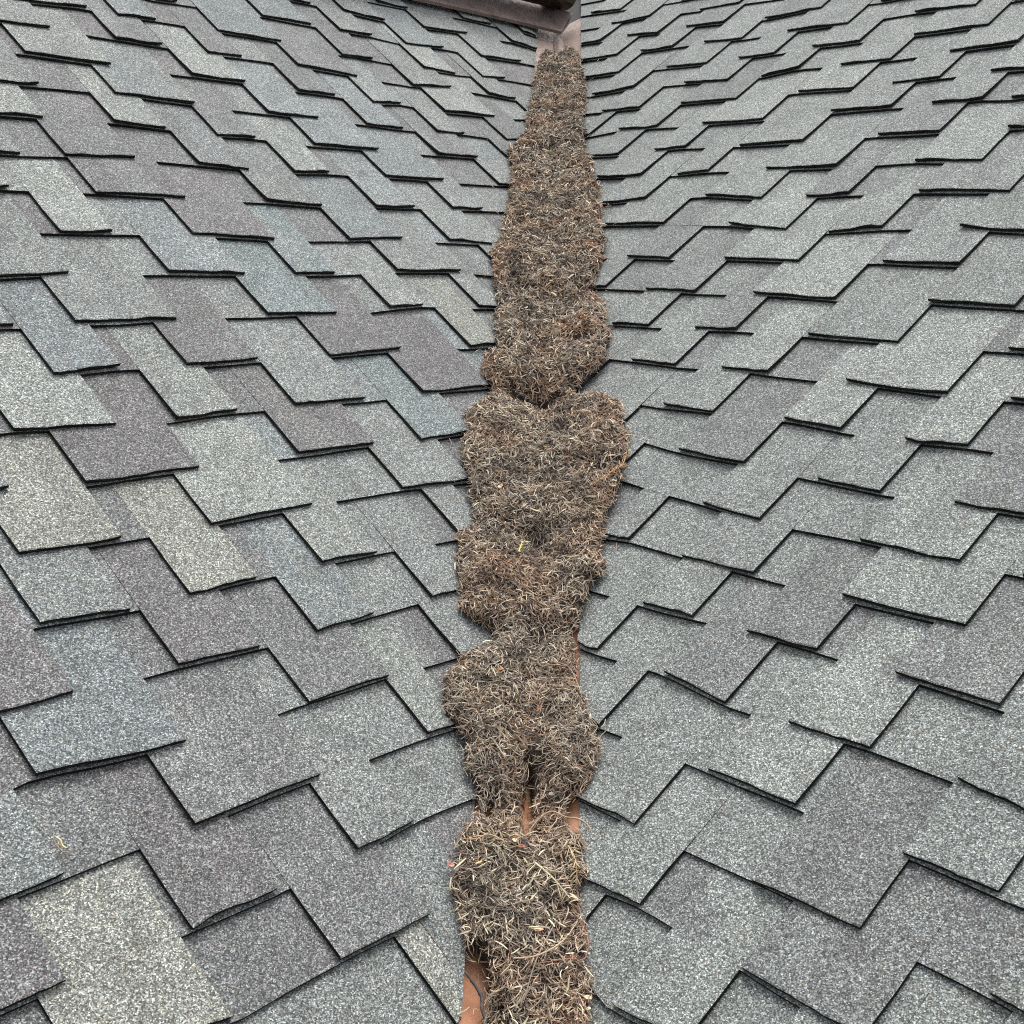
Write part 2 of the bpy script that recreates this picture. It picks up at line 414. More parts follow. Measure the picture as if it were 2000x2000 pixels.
M_GRAN = granule_material()
M_EDGE = asphalt_edge_material()
M_COPPER = copper_material("weathered_copper", (0.36, 0.16, 0.085), (0.66, 0.33, 0.19), (0.80, 0.50, 0.34), rough=0.5, metal=0.25, scale=9.0)
def grey_upstream(mt):
    nt = mt.node_tree
    b = next(n for n in nt.nodes if n.type == 'BSDF_PRINCIPLED')
    old = b.inputs['Base Color'].links[0].from_socket
    tc = nd(nt, 'ShaderNodeTexCoord')
    sx = nd(nt, 'ShaderNodeSeparateXYZ')
    nt.links.new(tc.outputs['Object'], sx.inputs[0])
    mr = nd(nt, 'ShaderNodeMapRange')
    mr.inputs['From Min'].default_value = 0.6
    mr.inputs['From Max'].default_value = 3.2
    mr.inputs['To Max'].default_value = 0.82
    nt.links.new(sx.outputs['Y'], mr.inputs['Value'])
    mx = nd(nt, 'ShaderNodeMix', data_type='RGBA')
    nt.links.new(mr.outputs[0], mx.inputs[0])
    nt.links.new(old, mx.inputs[6])
    mx.inputs[7].default_value = (0.17, 0.15, 0.14, 1)
    nt.links.new(mx.outputs[2], b.inputs['Base Color'])
grey_upstream(M_COPPER)          # older, greyer patina towards the head of the valley
M_FLASH = copper_material("brown_copper", (0.15, 0.11, 0.10), (0.21, 0.16, 0.145), (0.30, 0.215, 0.185), rough=0.5, metal=0.3)
M_TINMETAL = copper_material("grey_bronze", (0.13, 0.115, 0.105), (0.24, 0.215, 0.20), (0.36, 0.31, 0.28), rough=0.35, metal=0.8)
M_GUTTER = copper_material("dark_bronze", (0.035, 0.016, 0.006), (0.10, 0.05, 0.016), (0.20, 0.11, 0.035), rough=0.3, metal=0.8, scale=5.0)
M_DARKWOOD = noise_material("dark_stained_wood", [(0.3, (0.006, 0.004, 0.003)), (0.7, (0.02, 0.012, 0.008))], 30.0)
M_DECK = noise_material("roof_felt", [(0.3, 0.01), (0.7, 0.02)], 60.0)
M_DUFF = noise_material("needle_duff", [(0.3, (0.012, 0.008, 0.006)), (0.55, (0.035, 0.024, 0.016)), (0.75, (0.075, 0.052, 0.034))], 240.0, bump=1.0)
M_NEEDLE = attr_material("dry_needles", 0.7)

# granule colours of the shingle blend
TINTS = {
    'n': (0.212, 0.227, 0.221), 'l': (0.252, 0.270, 0.256), 'd': (0.174, 0.180, 0.180),
    'p': (0.170, 0.170, 0.172), 'b': (0.205, 0.227, 0.230), 't': (0.202, 0.236, 0.236), 'y': (0.254, 0.263, 0.237),
}
TINTS_R = {
    'n': (0.213, 0.230, 0.222), 'l': (0.243, 0.262, 0.250), 'd': (0.183, 0.191, 0.190), 'p': (0.178, 0.181, 0.184),
    'b': (0.205, 0.224, 0.224), 't': (0.205, 0.227, 0.225), 'y': (0.246, 0.260, 0.244),
}


# ---------------------------------------------------------------- shingles
def smooth_noise(n, step, amp):
    """one random walk-like smooth curve of n samples"""
    k = max(2, int(n / step) + 2)
    xs = np.linspace(0, k - 1.001, n)
    c = RNG.normal(0, amp, k + 1)
    i = xs.astype(int)
    f = xs - i
    f = f * f * (3 - 2 * f)
    return c[i] * (1 - f) + c[i + 1] * f


def sheet(name, parent, side, us_rows, vs_rows, zs_rows, thick, cols):
    """closed plate from rows (butt first) of equal length; cols are point colours of the upper face"""
    nr, nc = us_rows.shape
    top = np.stack([us_rows, vs_rows, zs_rows], -1).reshape(-1, 3)
    bot = top - np.array([0, 0, thick])
    verts = np.concatenate([top, bot])
    n = nr * nc
    faces, mi = [], []
    for r in range(nr - 1):
        for c in range(nc - 1):
            a = r * nc + c
            faces.append((a, a + 1, a + nc + 1, a + nc))
            mi.append(0)
    for c in range(nc - 1):                                   # butt face
        faces.append((c, c + n, c + 1 + n, c + 1))
        mi.append(1)
    for r in range(nr - 1):                                   # both sides
        a = r * nc
        faces.append((a, a + nc, a + nc + n, a + n))
        mi.append(1)
        a = r * nc + nc - 1
        faces.append((a, a + n, a + nc + n, a + nc))
        mi.append(1)
    me = bpy.data.meshes.new(name)
    me.from_pydata([tuple(x) for x in verts.tolist()], [], faces)
    me.polygons.foreach_set('material_index', mi)
    at = me.attributes.new('tint', 'FLOAT_COLOR', 'POINT')
    cc = np.ones((2 * n, 4), np.float32)
    cc[:n, :3] = cols.reshape(-1, 3)
    cc[n:, :3] = cols.reshape(-1, 3)
    at.data.foreach_set('color', cc.ravel())
    me.update()
    return link(name, me, parent, (M_GRAN, M_EDGE))


def tint_grid(side, code, nr, nc, spread=0.07):
    T = TINTS if side == 'L' else TINTS_R
    base = np.array(T[code])
    other = np.array(T[random.choice(('nnldpby' if code != 'n' else 'nnnldb') if side == 'L' else 'nnnld')])
    w = np.clip(smooth_noise(nc, 3.0, 0.28) + random.uniform(-0.2, 0.25), 0, 0.55)[None, :, None] * np.ones((nr, 1, 1))
    g = base * (1 - w) + other * w
    return g * (1 + random.uniform(-spread, spread))


def make_tab(course, side, k, ulo, wlo, uhi, whi, code):
    nc = 11
    rows = np.array([0.0, 0.018, 0.12, 0.55, 1.05, 1.6, 2.12])
    kv = k + V0[side]
    t = np.linspace(0, 1, nc)
    u = ulo + (uhi - ulo) * t
    butt = (kv + wlo + (whi - wlo) * t) * EXPO + smooth_noise(nc, 1.2, 0.0005) + smooth_noise(nc, 5.0, 0.0017)
    top = (kv + 2.12) * EXPO
    vs = butt[None, :] + (top - butt[None, :]) * (rows / 2.12)[:, None]
    us = np.repeat(u[None, :], len(rows), 0)
    us = us + smooth_noise(len(rows), 2.0, 0.0007)[:, None] * np.array([1] + [0] * (nc - 1))[None, :]
    lim = np.array([[u_cut(side, v) for v in row] for row in vs])
    if us[0, 0] > lim[0, 0] - 0.004 and us[-1, 0] > lim[-1, 0] - 0.004:
        return None
    us = np.minimum(us, lim + np.linspace(-0.004, 0.0, nc)[None, :])
    lift = random.uniform(0.0002, 0.0022)
    wave = smooth_noise(nc, 3.2, 0.0013)
    curl = random.uniform(0, 0.0022) * (t ** 4 if random.random() < 0.5 else (1 - t) ** 4)
    fall = np.exp(-rows / 0.35)
    zs = -LAYER * rows[:, None] + fall[:, None] * (lift + np.maximum(wave, -lift * 0.8) + curl)[None, :]
    zs[0] -= 0.0008
    o = sheet("shingle_tab", course, side, us, vs, zs, LAYER * 0.97, tint_grid(side, code, len(rows), nc))
    return o


def make_course(slope, side, k, teeth, umin):
    kv = k + V0[side]
    step = 0.045
    umax = u_cut(side, (kv + 2.1) * EXPO)
    nc = max(6, int((umax - umin) / step))
    rows = np.array([0.0, 0.02, 0.5, 1.05, 2.1])
    u = np.linspace(umin, umax, nc)
    # the butt of the backing layer follows its teeth, a little lower down
    w = np.zeros(nc)
    if teeth:
        cu = np.array([x for a, _, c, _, _ in teeth for x in (a, c)])
        cw = np.array([x for _, b, _, d, _ in teeth for x in (b, d)])
        o = np.argsort(cu)
        w = np.interp(u, cu[o], cw[o])
    butt = (kv + w) * EXPO - 0.0045 + smooth_noise(nc, 3.0, 0.0014)
    top = (kv + 2.1) * EXPO
    vs = butt[None, :] + (top - butt[None, :]) * (rows / 2.1)[:, None]
    us = np.repeat(u[None, :], len(rows), 0)
    lim = np.array([[u_cut(side, v) for v in row] for row in vs])
    us = np.minimum(us, lim + np.linspace(-0.004, 0.0, nc)[None, :])
    zs = -LAYER * 1.06 - LAYER * rows[:, None] + np.exp(-rows / 0.3)[:, None] * smooth_noise(nc, 3.0, 0.0004)[None, :]
    zs = np.minimum(zs, -LAYER * 1.025 - LAYER * rows[:, None])
    # colour drops along the strip
    cols = np.zeros((len(rows), nc, 3))
    i = 0
    pal = 'nnddppbn' if side == 'L' else 'nnnnndd'
    while i < nc:
        ln = random.randint(5, 10)
        T = TINTS if side == 'L' else TINTS_R
        c = np.array(T[random.choice(pal)]) * random.uniform(0.95, 1.05)
        cols[:, i:i + ln] = c
        i += ln
    return sheet("shingle_course", slope, side, us, vs, zs, LAYER * 0.97, cols)


def build_slope(side, data, label):
    slope = bpy.data.objects.new("roof_slope", None)
    COL.objects.link(slope)
    mw = Matrix((A[side], U[side], N[side])).transposed()
    if mw.determinant() < 0:                       # keep a right-handed frame: mirror u in the data instead
        mw = Matrix((-A[side], U[side], N[side])).transposed()
    slope.matrix_world = mw.to_4x4()
    slope.empty_display_size = 0.3
    tag(slope, label, "roof")
    flip = -1.0 if Matrix((A[side], U[side], N[side])).transposed().determinant() < 0 else 1.0
    d = dict(data)
    kmin, kmax = min(d) - 1, (12 if side == 'L' else 14)
    for k in range(kmin, kmax + 1):
        teeth = list(d.get(k, []))
        first = min((t[0] for t in teeth), default=0.3 + 0.09 * k)
        reach = first - (0.55 if teeth else 0.9)
        # the part of the course beyond the picture's edge
        u = first
        while u > reach:
            hi = u - random.uniform(0.11, 0.22)
            lo = hi - random.uniform(0.13, 0.22)
            teeth.append((lo, random.uniform(-.06, .06), hi, random.uniform(-.06, .06), random.choice('nnldpb' if side == 'L' else 'nnnld')))
            u = lo
        last = max((t[2] for t in teeth))
        uend = u_cut(side, (k + V0[side]) * EXPO)
        while last < uend - 0.2:
            lo = last + random.uniform(0.11, 0.2)
            hi = lo + random.uniform(0.13, 0.22)
            teeth.append((lo, 0.0, hi, 0.0, random.choice('nnld')))
            last = hi
        teeth.sort()
        course = make_course(slope, side, k, teeth, reach - 0.25)
        for tt in teeth:
            make_tab(course, side, k, *tt)
    # felted deck under the shingles
    v0, v1 = (kmin + V0[side]) * EXPO - 0.05, (kmax + V0[side] + 2) * EXPO
    un = -2.6
    pts = [(un, v0), (v0 * (A[side] @ VALLEY) / (U[side] @ VALLEY) - 0.01, v0), (v1 * (A[side] @ VALLEY) / (U[side] @ VALLEY) - 0.01, v1), (un, v1)]
    me = bpy.data.meshes.new("roof_deck")
    z0, z1 = -0.030, -0.048
    me.from_pydata([(a, b, z0) for a, b in pts] + [(a, b, z1) for a, b in pts], [],
                   [(0, 1, 2, 3), (7, 6, 5, 4), (0, 4, 5, 1), (1, 5, 6, 2), (2, 6, 7, 3), (3, 7, 4, 0)])
    link("roof_deck", me, slope, (M_DECK,))
    if flip < 0:
        done = set()
        for c in slope.children_recursive:
            if c.type == 'MESH' and c.data.name not in done:
                done.add(c.data.name)
                c.data.transform(Matrix.Scale(-1, 4, Vector((1, 0, 0))))
                c.data.flip_normals()
    return slope


SLOPE_L = build_slope('L', TEETH_L, "multicoloured grey shingle roof slope on the left of the needle-filled valley")
SLOPE_R = build_slope('R', TEETH_R, "evenly grey shingle roof slope on the right of the needle-filled valley")


# ---------------------------------------------------------------- valley flashing: copper pan with a folded centre rib
def zfloor(x, y):
    zl = -(N['L'].x * x + N['L'].y * y) / N['L'].z
    zr = -(N['R'].x * x + N['R'].y * y) / N['R'].z
    return np.maximum(zl, zr)


def plane_pt(side, t, a, off):
    """point beside the valley: t along it, a metres away from it in the plane (square to the valley), off above"""
    n = N[side]
    sidev = n.cross(VALLEY)
    if side == 'L' and sidev.x > 0 or side == 'R' and sidev.x < 0:
        sidev = -sidev
    return VALLEY * t + sidev.normalized() * a + n * off


def strip_mesh(name, prof, ts, thick_dir=None):
    verts, faces = [], []
    nc = len(prof)
    for t in ts:
        for sd, a, off in prof:
            verts.append(tuple(plane_pt(sd, t, a, off)))
    for r in range(len(ts) - 1):
        for c in range(nc - 1):
            b = r * nc + c
            faces.append((b, b + 1, b + nc + 1, b + nc))
    me = bpy.data.meshes.new(name)
    me.from_pydata(verts, [], faces)
    for p in me.polygons:
        p.use_smooth = False
    return me


flash = bpy.data.objects.new("valley_flashing", None)
COL.objects.link(flash)
tag(flash, "open copper valley flashing with a folded centre rib, mostly buried under needles", "flashing")
TS = np.linspace(-0.9, 4.45, 28)
D = -0.024
for sd in 'LR':
    me = strip_mesh("pan", [(sd, 0.19, D), (sd, 0.10, D), (sd, 0.012, D)], TS)
    o = link("pan", me, flash, (M_COPPER,))
    so = o.modifiers.new("thickness", 'SOLIDIFY')
    so.thickness = 0.0012
# rib: an upside-down V of sheet, 24 mm tall
me = strip_mesh("rib", [('L', 0.0135, D + 0.001), ('L', 0.004, D + 0.020), ('L', 0.0, D + 0.0265), ('R', 0.004, D + 0.020), ('R', 0.0135, D + 0.001)], TS)
o = link("rib", me, flash, (M_COPPER,))
so = o.modifiers.new("thickness", 'SOLIDIFY')
so.thickness = 0.0012

# ---------------------------------------------------------------- copper apron, gutter and eave at the head of the valley
def pl(side, u, v, off):
    return A[side] * u + U[side] * v + N[side] * off


def poly_solid(name, pts, thick_vec, parent, mat, bevel=0.0):
    n = len(pts)
    vs = [tuple(p) for p in pts] + [tuple(Vector(p) + thick_vec) for p in pts]
    fs = [tuple(range(n)), tuple(range(2 * n - 1, n - 1, -1))] + [(i, i + n, (i + 1) % n + n, (i + 1) % n) for i in range(n)]
    me = bpy.data.meshes.new(name)
    me.from_pydata(vs, [], fs)
    bm = bmesh.new()
    bm.from_mesh(me)
    bmesh.ops.recalc_face_normals(bm, faces=bm.faces)
    bm.to_mesh(me)
    bm.free()
    o = link(name, me, parent, (mat,))
    if bevel:
        b = o.modifiers.new("bevel", 'BEVEL')
        b.width = bevel
        b.segments = 2
    return o


apron = bpy.data.objects.new("apron_flashing", None)
COL.objects.link(apron)
tag(apron, "brown copper apron flashing crossing the head of the valley at the top edge", "flashing")
lo_v, hi_v = 3.095, 3.30
nseg = 12
for part_i in range(1):
    us = np.linspace(0.9, 2.955, nseg)
    dip = smooth_noise(nseg, 2.0, 0.004)
    front = [pl('L', float(u), lo_v + float(dp), 0.020) for u, dp in zip(us, dip)]
    back = [pl('L', float(u), hi_v, 0.034) for u in us]
    vs = [tuple(p) for p in front + back]
    vs += [tuple(p - N['L'] * 0.011 - U['L'] * 0.003) for p in front]
    fs = [(i, i + 1, nseg + i + 1, nseg + i) for i in range(nseg - 1)] + [(2 * nseg + i, 2 * nseg + i + 1, i + 1, i) for i in range(nseg - 1)]
    me = bpy.data.meshes.new("apron_sheet")
    me.from_pydata(vs, [], fs)
    o = link("apron_sheet", me, apron, (M_FLASH,))
    so = o.modifiers.new("thickness", 'SOLIDIFY')
    so.thickness = 0.0015
# folded end that turns over the valley on to the right slope
p0, p1 = pl('L', 2.955, lo_v + float(dip[-1]), 0.020), pl('R', 2.80, 3.278, 0.022)
p2, p3 = pl('R', 2.84, 3.35, 0.026), pl('L', 2.955, hi_v, 0.034)
me = bpy.data.meshes.new("folded_end")
low = [p0 - Vector((0, 0.003, 0.011)), p1 - Vector((0, 0.003, 0.011))]
me.from_pydata([tuple(p) for p in (p0, p1, p2, p3, *low)], [], [(0, 1, 2, 3), (4, 5, 1, 0)])
o = link("folded_end", me, apron, (M_FLASH,))
so = o.modifiers.new("thickness", 'SOLIDIFY')
so.thickness = 0.0015

gutter = bpy.data.objects.new("half_round_gutter", None)
COL.objects.link(gutter)
tag(gutter, "dark bronze half-round gutter hanging just above the copper apron at the top", "gutter")
ca = pl('L', 0.8, 3.245, 0.115)
cb = pl('L', 3.06, 3.245, 0.115)
axis = (cb - ca).normalized()
side_h = axis.cross(Vector((0, 0, 1))).normalized()
prof = []
for i in range(17):
    a = math.pi + math.pi * i / 16
    prof.append(side_h * (0.068 * math.cos(a)) + Vector((0, 0, 1)) * (0.068 * math.sin(a)))
prof = [prof[0] + side_h * 0.008 + Vector((0, 0, 0.006))] + prof
vs = [tuple(ca + p) for p in prof] + [tuple(cb + p) for p in prof]
npf = len(prof)
me = bpy.data.meshes.new("trough")
me.from_pydata(vs, [], [(i, i + 1, npf + i + 1, npf + i) for i in range(npf - 1)])
for p in me.polygons:
    p.use_smooth = True
o = link("trough", me, gutter, (M_GUTTER,))
so = o.modifiers.new("thickness", 'SOLIDIFY')
so.thickness = 0.0015
me = bpy.data.meshes.new("end_cap")
me.from_pydata([tuple(cb + p) for p in prof[1:]], [], [tuple(range(npf - 1))])
o = link("end_cap", me, gutter, (M_GUTTER,))
so = o.modifiers.new("thickness", 'SOLIDIFY')
so.thickness = 0.003

eave = bpy.data.objects.new("upper_eave", None)
COL.objects.link(eave)
tag(eave, "dark wooden eave corner overhanging the head of the valley", "eave")
corner = Vector((0.0, 4.92, 2.10))
e1 = corner - A['L'] * 2.6
e2 = corner - A['R'] * 0.62
e3 = e2 + Vector((0.25, 1.6, 0))
e4 = e1 + Vector((-1.4, 1.3, 0))
poly_solid("soffit", [e1, corner, e2, e3, Vector((0.2, 7.0, 2.10)), e4], Vector((0, 0, 0.03)), eave, M_DARKWOOD)
for a, b_ in ((e1, corner), (corner, e2)):
    dv = (b_ - a).normalized()
    nv = Vector((dv.y, -dv.x, 0))
    poly_solid("fascia", [a + nv * 0.001, b_ + nv * 0.001, b_ + nv * 0.026, a + nv * 0.026], Vector((0, 0, 0.19)), eave, M_DARKWOOD)


# ---------------------------------------------------------------- needle litter
MR = np.array(MAT_ROWS)


def value_noise2(x, y, seed):
    xi, yi = np.floor(x).astype(int), np.floor(y).astype(int)
    xf, yf = x - xi, y - yi
    xf, yf = xf * xf * (3 - 2 * xf), yf * yf * (3 - 2 * yf)

    def h(a, b):
        v = np.sin(a * 127.1 + b * 311.7 + seed * 74.7) * 43758.5453
        return v - np.floor(v)
    return (h(xi, yi) * (1 - xf) + h(xi + 1, yi) * xf) * (1 - yf) + (h(xi, yi + 1) * (1 - xf) + h(xi + 1, yi + 1) * xf) * yf


# lumps of litter: distance up the valley (m) where one ends and the next begins, upper one first
ROW_T = ((MR[:, 1] + MR[:, 4]) / 2) / VALLEY.y
LUMPS = [4.0, 2.85, 1.80, 1.285, 0.71, 0.40, -0.035, -0.75]
NR, NS = 620, 46
arc = np.concatenate([[0], np.cumsum(np.linalg.norm(np.diff(MR[:, :3] + MR[:, 3:], axis=0) / 2, axis=1))])
s_row = np.linspace(0, arc[-1], NR)
RIM = np.stack([np.interp(s_row, arc, MR[:, c]) for c in range(6)], 1)
tv = ((RIM[:, 1] + RIM[:, 4]) / 2) / VALLEY.y
# ragged rims
rag_l = (value_noise2(tv * 38, tv * 0 + 3, 1) - .5) * .016 + (value_noise2(tv * 95, tv * 0 + 9, 2) - .5) * .010
rag_r = (value_noise2(tv * 38, tv * 0 + 5, 3) - .5) * .016 + (value_noise2(tv * 95, tv * 0 + 7, 4) - .5) * .010
SS = np.linspace(0, 1, NS)
INSET = 0.002 + 0.0055 * np.clip(tv, 0, 4)
PX = (RIM[:, 0] + rag_l + INSET)[:, None] * (1 - SS) + (RIM[:, 3] + rag_r - INSET)[:, None] * SS
PY = RIM[:, 1][:, None] * (1 - SS) + RIM[:, 4][:, None] * SS
ZC = RIM[:, 2][:, None] * (1 - SS) + RIM[:, 5][:, None] * SS
ZF = zfloor(PX, PY)
T2 = np.repeat(tv[:, None], NS, 1) + (value_noise2(PX * 16, PY * 16, 8) - .5) * 0.05
fill = np.zeros_like(PX)
for i in range(len(LUMPS) - 1):
    hi, lo = LUMPS[i], LUMPS[i + 1]
    q = np.clip((hi - T2) / (hi - lo), 0, 1)          # 0 upslope end, 1 lower front
    inside = (T2 <= hi) & (T2 > lo)
    fr = np.clip((T2 - lo) / 0.03, 0, 1)
    hgt = (0.44 + 0.24 * q) * (0.5 + 0.5 * np.sqrt(fr))
    fill = np.where(inside, hgt, fill)
fill = np.where(T2 <= LUMPS[-1], 0.5, fill)
fill = np.where(T2 > LUMPS[0], 0.2, fill)
edge = 1 - np.abs(2 * SS - 1)[None, :] ** 5
low = value_noise2(PX * 22, PY * 22, 5) - .5
mid = value_noise2(PX * 60, PY * 60, 6) - .5
PZ = ZF + fill * np.maximum(ZC - ZF, 0) + edge * (0.013 + 0.020 * fill + low * 0.022 + mid * 0.009)
TT = PY / VALLEY.y
PIT = np.zeros_like(PX)
for cx, ct, rx, rt, dp in ((0.02, 1.270, 0.095, 0.030, 0.085), (-0.066, 3.24, 0.016, 0.045, 0.035), (-0.115, 1.455, 0.030, 0.030, 0.032),
                           (-0.075, 0.735, 0.030, 0.018, 0.022), (0.105, 1.83, 0.035, 0.035, 0.032), (0.10, 1.53, 0.03, 0.045, 0.025), (-0.02, 0.69, 0.055, 0.018, 0.018),
                           (0.015, 0.05, 0.022, 0.035, 0.02), (0.14, 0.90, 0.022, 0.025, 0.02), (0.04, 0.425, 0.05, 0.02, 0.015)):
    PIT += dp * np.exp(-((PX - cx) / rx) ** 2 - ((TT - ct) / rt) ** 2)
thin = np.exp(-((TT + 0.015) / 0.07) ** 2)                 # litter is thin round the bare stretch of rib
PZ = PZ - PIT - thin * 0.6 * np.maximum(PZ - ZF - 0.004, 0)
PZ = np.maximum(PZ, ZF + 0.002 * edge - 0.004)


def bare(x, y):
    """places where the copper shows: little or no litter; 1 = covered, 0 = bare"""
    c = np.ones_like(x)
    tt = y / VALLEY.y

    def hole(cx, ct, rx, rt, c):
        dd = ((x - cx) / rx) ** 2 + ((tt - ct) / rt) ** 2
        return np.minimum(c, np.clip((dd - 0.75) / 0.5, 0, 1))
    c = hole(-0.001, 0.000, 0.015, 0.075, c)
    c = hole(0.080, -0.020, 0.015, 0.050, c)
    c = hole(-0.065, -0.03, 0.014, 0.030, c)
    c = hole(-0.070, -0.400, 0.026, 0.095, c)
    c = hole(-0.025, -0.43, 0.010, 0.04, c)
    return c


COVER = bare(PX, PY)
PZ = np.where(COVER < 0.5, np.minimum(PZ, ZF - 0.010), ZF - 0.004 + (PZ - ZF + 0.004) * np.clip(COVER, 0, 1))

litter = bpy.data.objects.new("pine_needle_litter", None)
verts = np.stack([PX, PY, PZ], -1).reshape(-1, 3)
idx = np.arange(NR * NS).reshape(NR, NS)
quads = np.stack([idx[:-1, :-1], idx[1:, :-1], idx[1:, 1:], idx[:-1, 1:]], -1)
qc = (COVER[:-1, :-1] + COVER[1:, 1:]) / 2 > 0.35
quads = quads[qc]


def np_mesh(name, verts, quads, cols=None, smooth=False):
    me = bpy.data.meshes.new(name)
    me.vertices.add(len(verts))
    me.vertices.foreach_set('co', np.asarray(verts, np.float32).ravel())
    nq = len(quads)
    me.loops.add(nq * 4)
    me.loops.foreach_set('vertex_index', np.asarray(quads, np.int32).ravel())
    me.polygons.add(nq)
    me.polygons.foreach_set('loop_start', np.arange(0, nq * 4, 4, dtype=np.int32))
    me.polygons.foreach_set('loop_total', np.full(nq, 4, np.int32))
    me.polygons.foreach_set('use_smooth', np.full(nq, smooth, bool))
    if cols is not None:
        at = me.attributes.new('tint', 'FLOAT_COLOR', 'POINT')
        c4 = np.ones((len(verts), 4), np.float32)
        c4[:, :3] = cols
        at.data.foreach_set('color', c4.ravel())
    me.update(calc_edges=True)
    me.validate()
    return me


duff_me = np_mesh("needle_duff", verts, quads.reshape(-1, 4), smooth=True)
BVH = BVHTree.FromPolygons([tuple(v) for v in verts.tolist()], quads.reshape(-1, 4).tolist())


def tubes(P, rad, cols, sides=3):
    """P (n, k, 3) centre lines, rad (n, k); returns verts, quads, colours"""
    n, k, _ = P.shape
    tan = np.gradient(P, axis=1)
    tan /= np.linalg.norm(tan, axis=2, keepdims=True) + 1e-12
    ref = RNG.normal(size=(n, 1, 3))
    b1 = np.cross(tan, ref)
    b1 /= np.linalg.norm(b1, axis=2, keepdims=True) + 1e-12
    b2 = np.cross(tan, b1)
    ang = np.arange(sides) * 2 * np.pi / sides
    V = P[:, :, None, :] + rad[:, :, None, None] * (np.cos(ang)[None, None, :, None] * b1[:, :, None, :] + np.sin(ang)[None, None, :, None] * b2[:, :, None, :])
    base = (np.arange(n) * k * sides)[:, None, None]
    r = np.arange(k - 1)[None, :, None] * sides
    s = np.arange(sides)[None, None, :]
    s2 = (s + 1) % sides
    q = np.stack(np.broadcast_arrays(base + r + s, base + r + s2, base + r + sides + s2, base + r + sides + s), -1).reshape(-1, 4)
    C = np.repeat(cols, k * sides, 0)
    return V.reshape(-1, 3), q, C


PAL = np.array([(0.68, 0.60, 0.47), (0.54, 0.455, 0.35), (0.36, 0.285, 0.215), (0.19, 0.142, 0.110), (0.075, 0.060, 0.052),
                (0.47, 0.30, 0.195), (0.54, 0.49, 0.42), (0.76, 0.69, 0.52), (0.30, 0.26, 0.225)])
PW = np.array([.20, .16, .12, .13, .12, .06, .11, .05, .05])

# surface sampling
P00 = np.stack([PX, PY, PZ], -1)
e_u = P00[1:, :-1] - P00[:-1, :-1]
e_s = P00[:-1, 1:] - P00[:-1, :-1]
nrm = np.cross(e_s, e_u)
area = np.linalg.norm(nrm, axis=2)
nrm = nrm / (area[..., None] + 1e-12)
nrm = np.where(nrm[..., 2:3] < 0, -nrm, nrm)
ycell = PY[:-1, :-1]
dist = np.sqrt((ycell - CAM_POS.y) ** 2 + 0.6)
dens = 1.0 / np.clip(dist / 2.2, 1.0, 2.2) ** 1.15
wgt = (area * dens * np.clip(COVER[:-1, :-1], 0.02, 1) ** 2).ravel()
wgt *= np.clip(1 - PIT[:-1, :-1].ravel() / 0.03, 0.03, 1)
wgt *= (0.45 + 0.75 * value_noise2(PX[:-1, :-1].ravel() * 40, PY[:-1, :-1].ravel() * 40, 31))
NN = 62000
cell = RNG.choice(len(wgt), NN, p=wgt / wgt.sum())
ci, cj = np.unravel_index(cell, area.shape)
f1, f2 = RNG.random(NN)[:, None], RNG.random(NN)[:, None]
p = P00[ci, cj] + e_u[ci, cj] * f1 + e_s[ci, cj] * f2
nn = nrm[ci, cj]
sc = np.clip((dist[ci, cj] / 2.6), 0.85, 1.45)
ln = RNG.uniform(0.013, 0.028, NN) * (0.8 + 0.25 * sc)
tu = e_u[ci, cj] / np.linalg.norm(e_u[ci, cj], axis=1, keepdims=True)
ts = np.cross(nn, tu)
# local grain: neighbouring needles lie loosely together in wads
grain = value_noise2(p[:, 0] * 55, p[:, 1] * 55, 12) * 9.0 + value_noise2(p[:, 0] * 17, p[:, 1] * 17, 13) * 6.0
th = np.where(RNG.random(NN) < 0.55, grain + RNG.normal(0, 0.5, NN), RNG.uniform(0, 2 * np.pi, NN))
tilt = RNG.normal(0.08, 0.34, NN)
dirv = (np.cos(th)[:, None] * tu + np.sin(th)[:, None] * ts) * np.cos(tilt)[:, None] + nn * np.sin(tilt)[:, None]
perp = np.cross(nn, dirv)
depth = RNG.normal(0.0026, 0.0036, NN)
ctr = p + nn * depth[:, None]
loose = (RNG.random(NN) < np.where(p[:, 1] < -0.09, 0.040, 0.006)) & (depth > 0.001)
bend = RNG.normal(0, 0.27, NN) * ln * np.where(loose, 0.45, 1.0)
bn = RNG.normal(0, 0.10, NN) * ln
K = 4
tt = np.linspace(-0.5, 0.5, K)
LINE = ctr[:, None, :] + dirv[:, None, :] * (tt[None, :, None] * ln[:, None, None]) \
    + perp[:, None, :] * ((0.25 - tt ** 2)[None, :, None] * bend[:, None, None] * 1.6) \
    + nn[:, None, :] * ((0.25 - tt ** 2)[None, :, None] * bn[:, None, None] * 1.6)
rad = RNG.uniform(0.00070, 0.00122, NN)[:, None] * sc[:, None] * np.array([0.55, 1.0, 1.0, 0.35])[None, :]
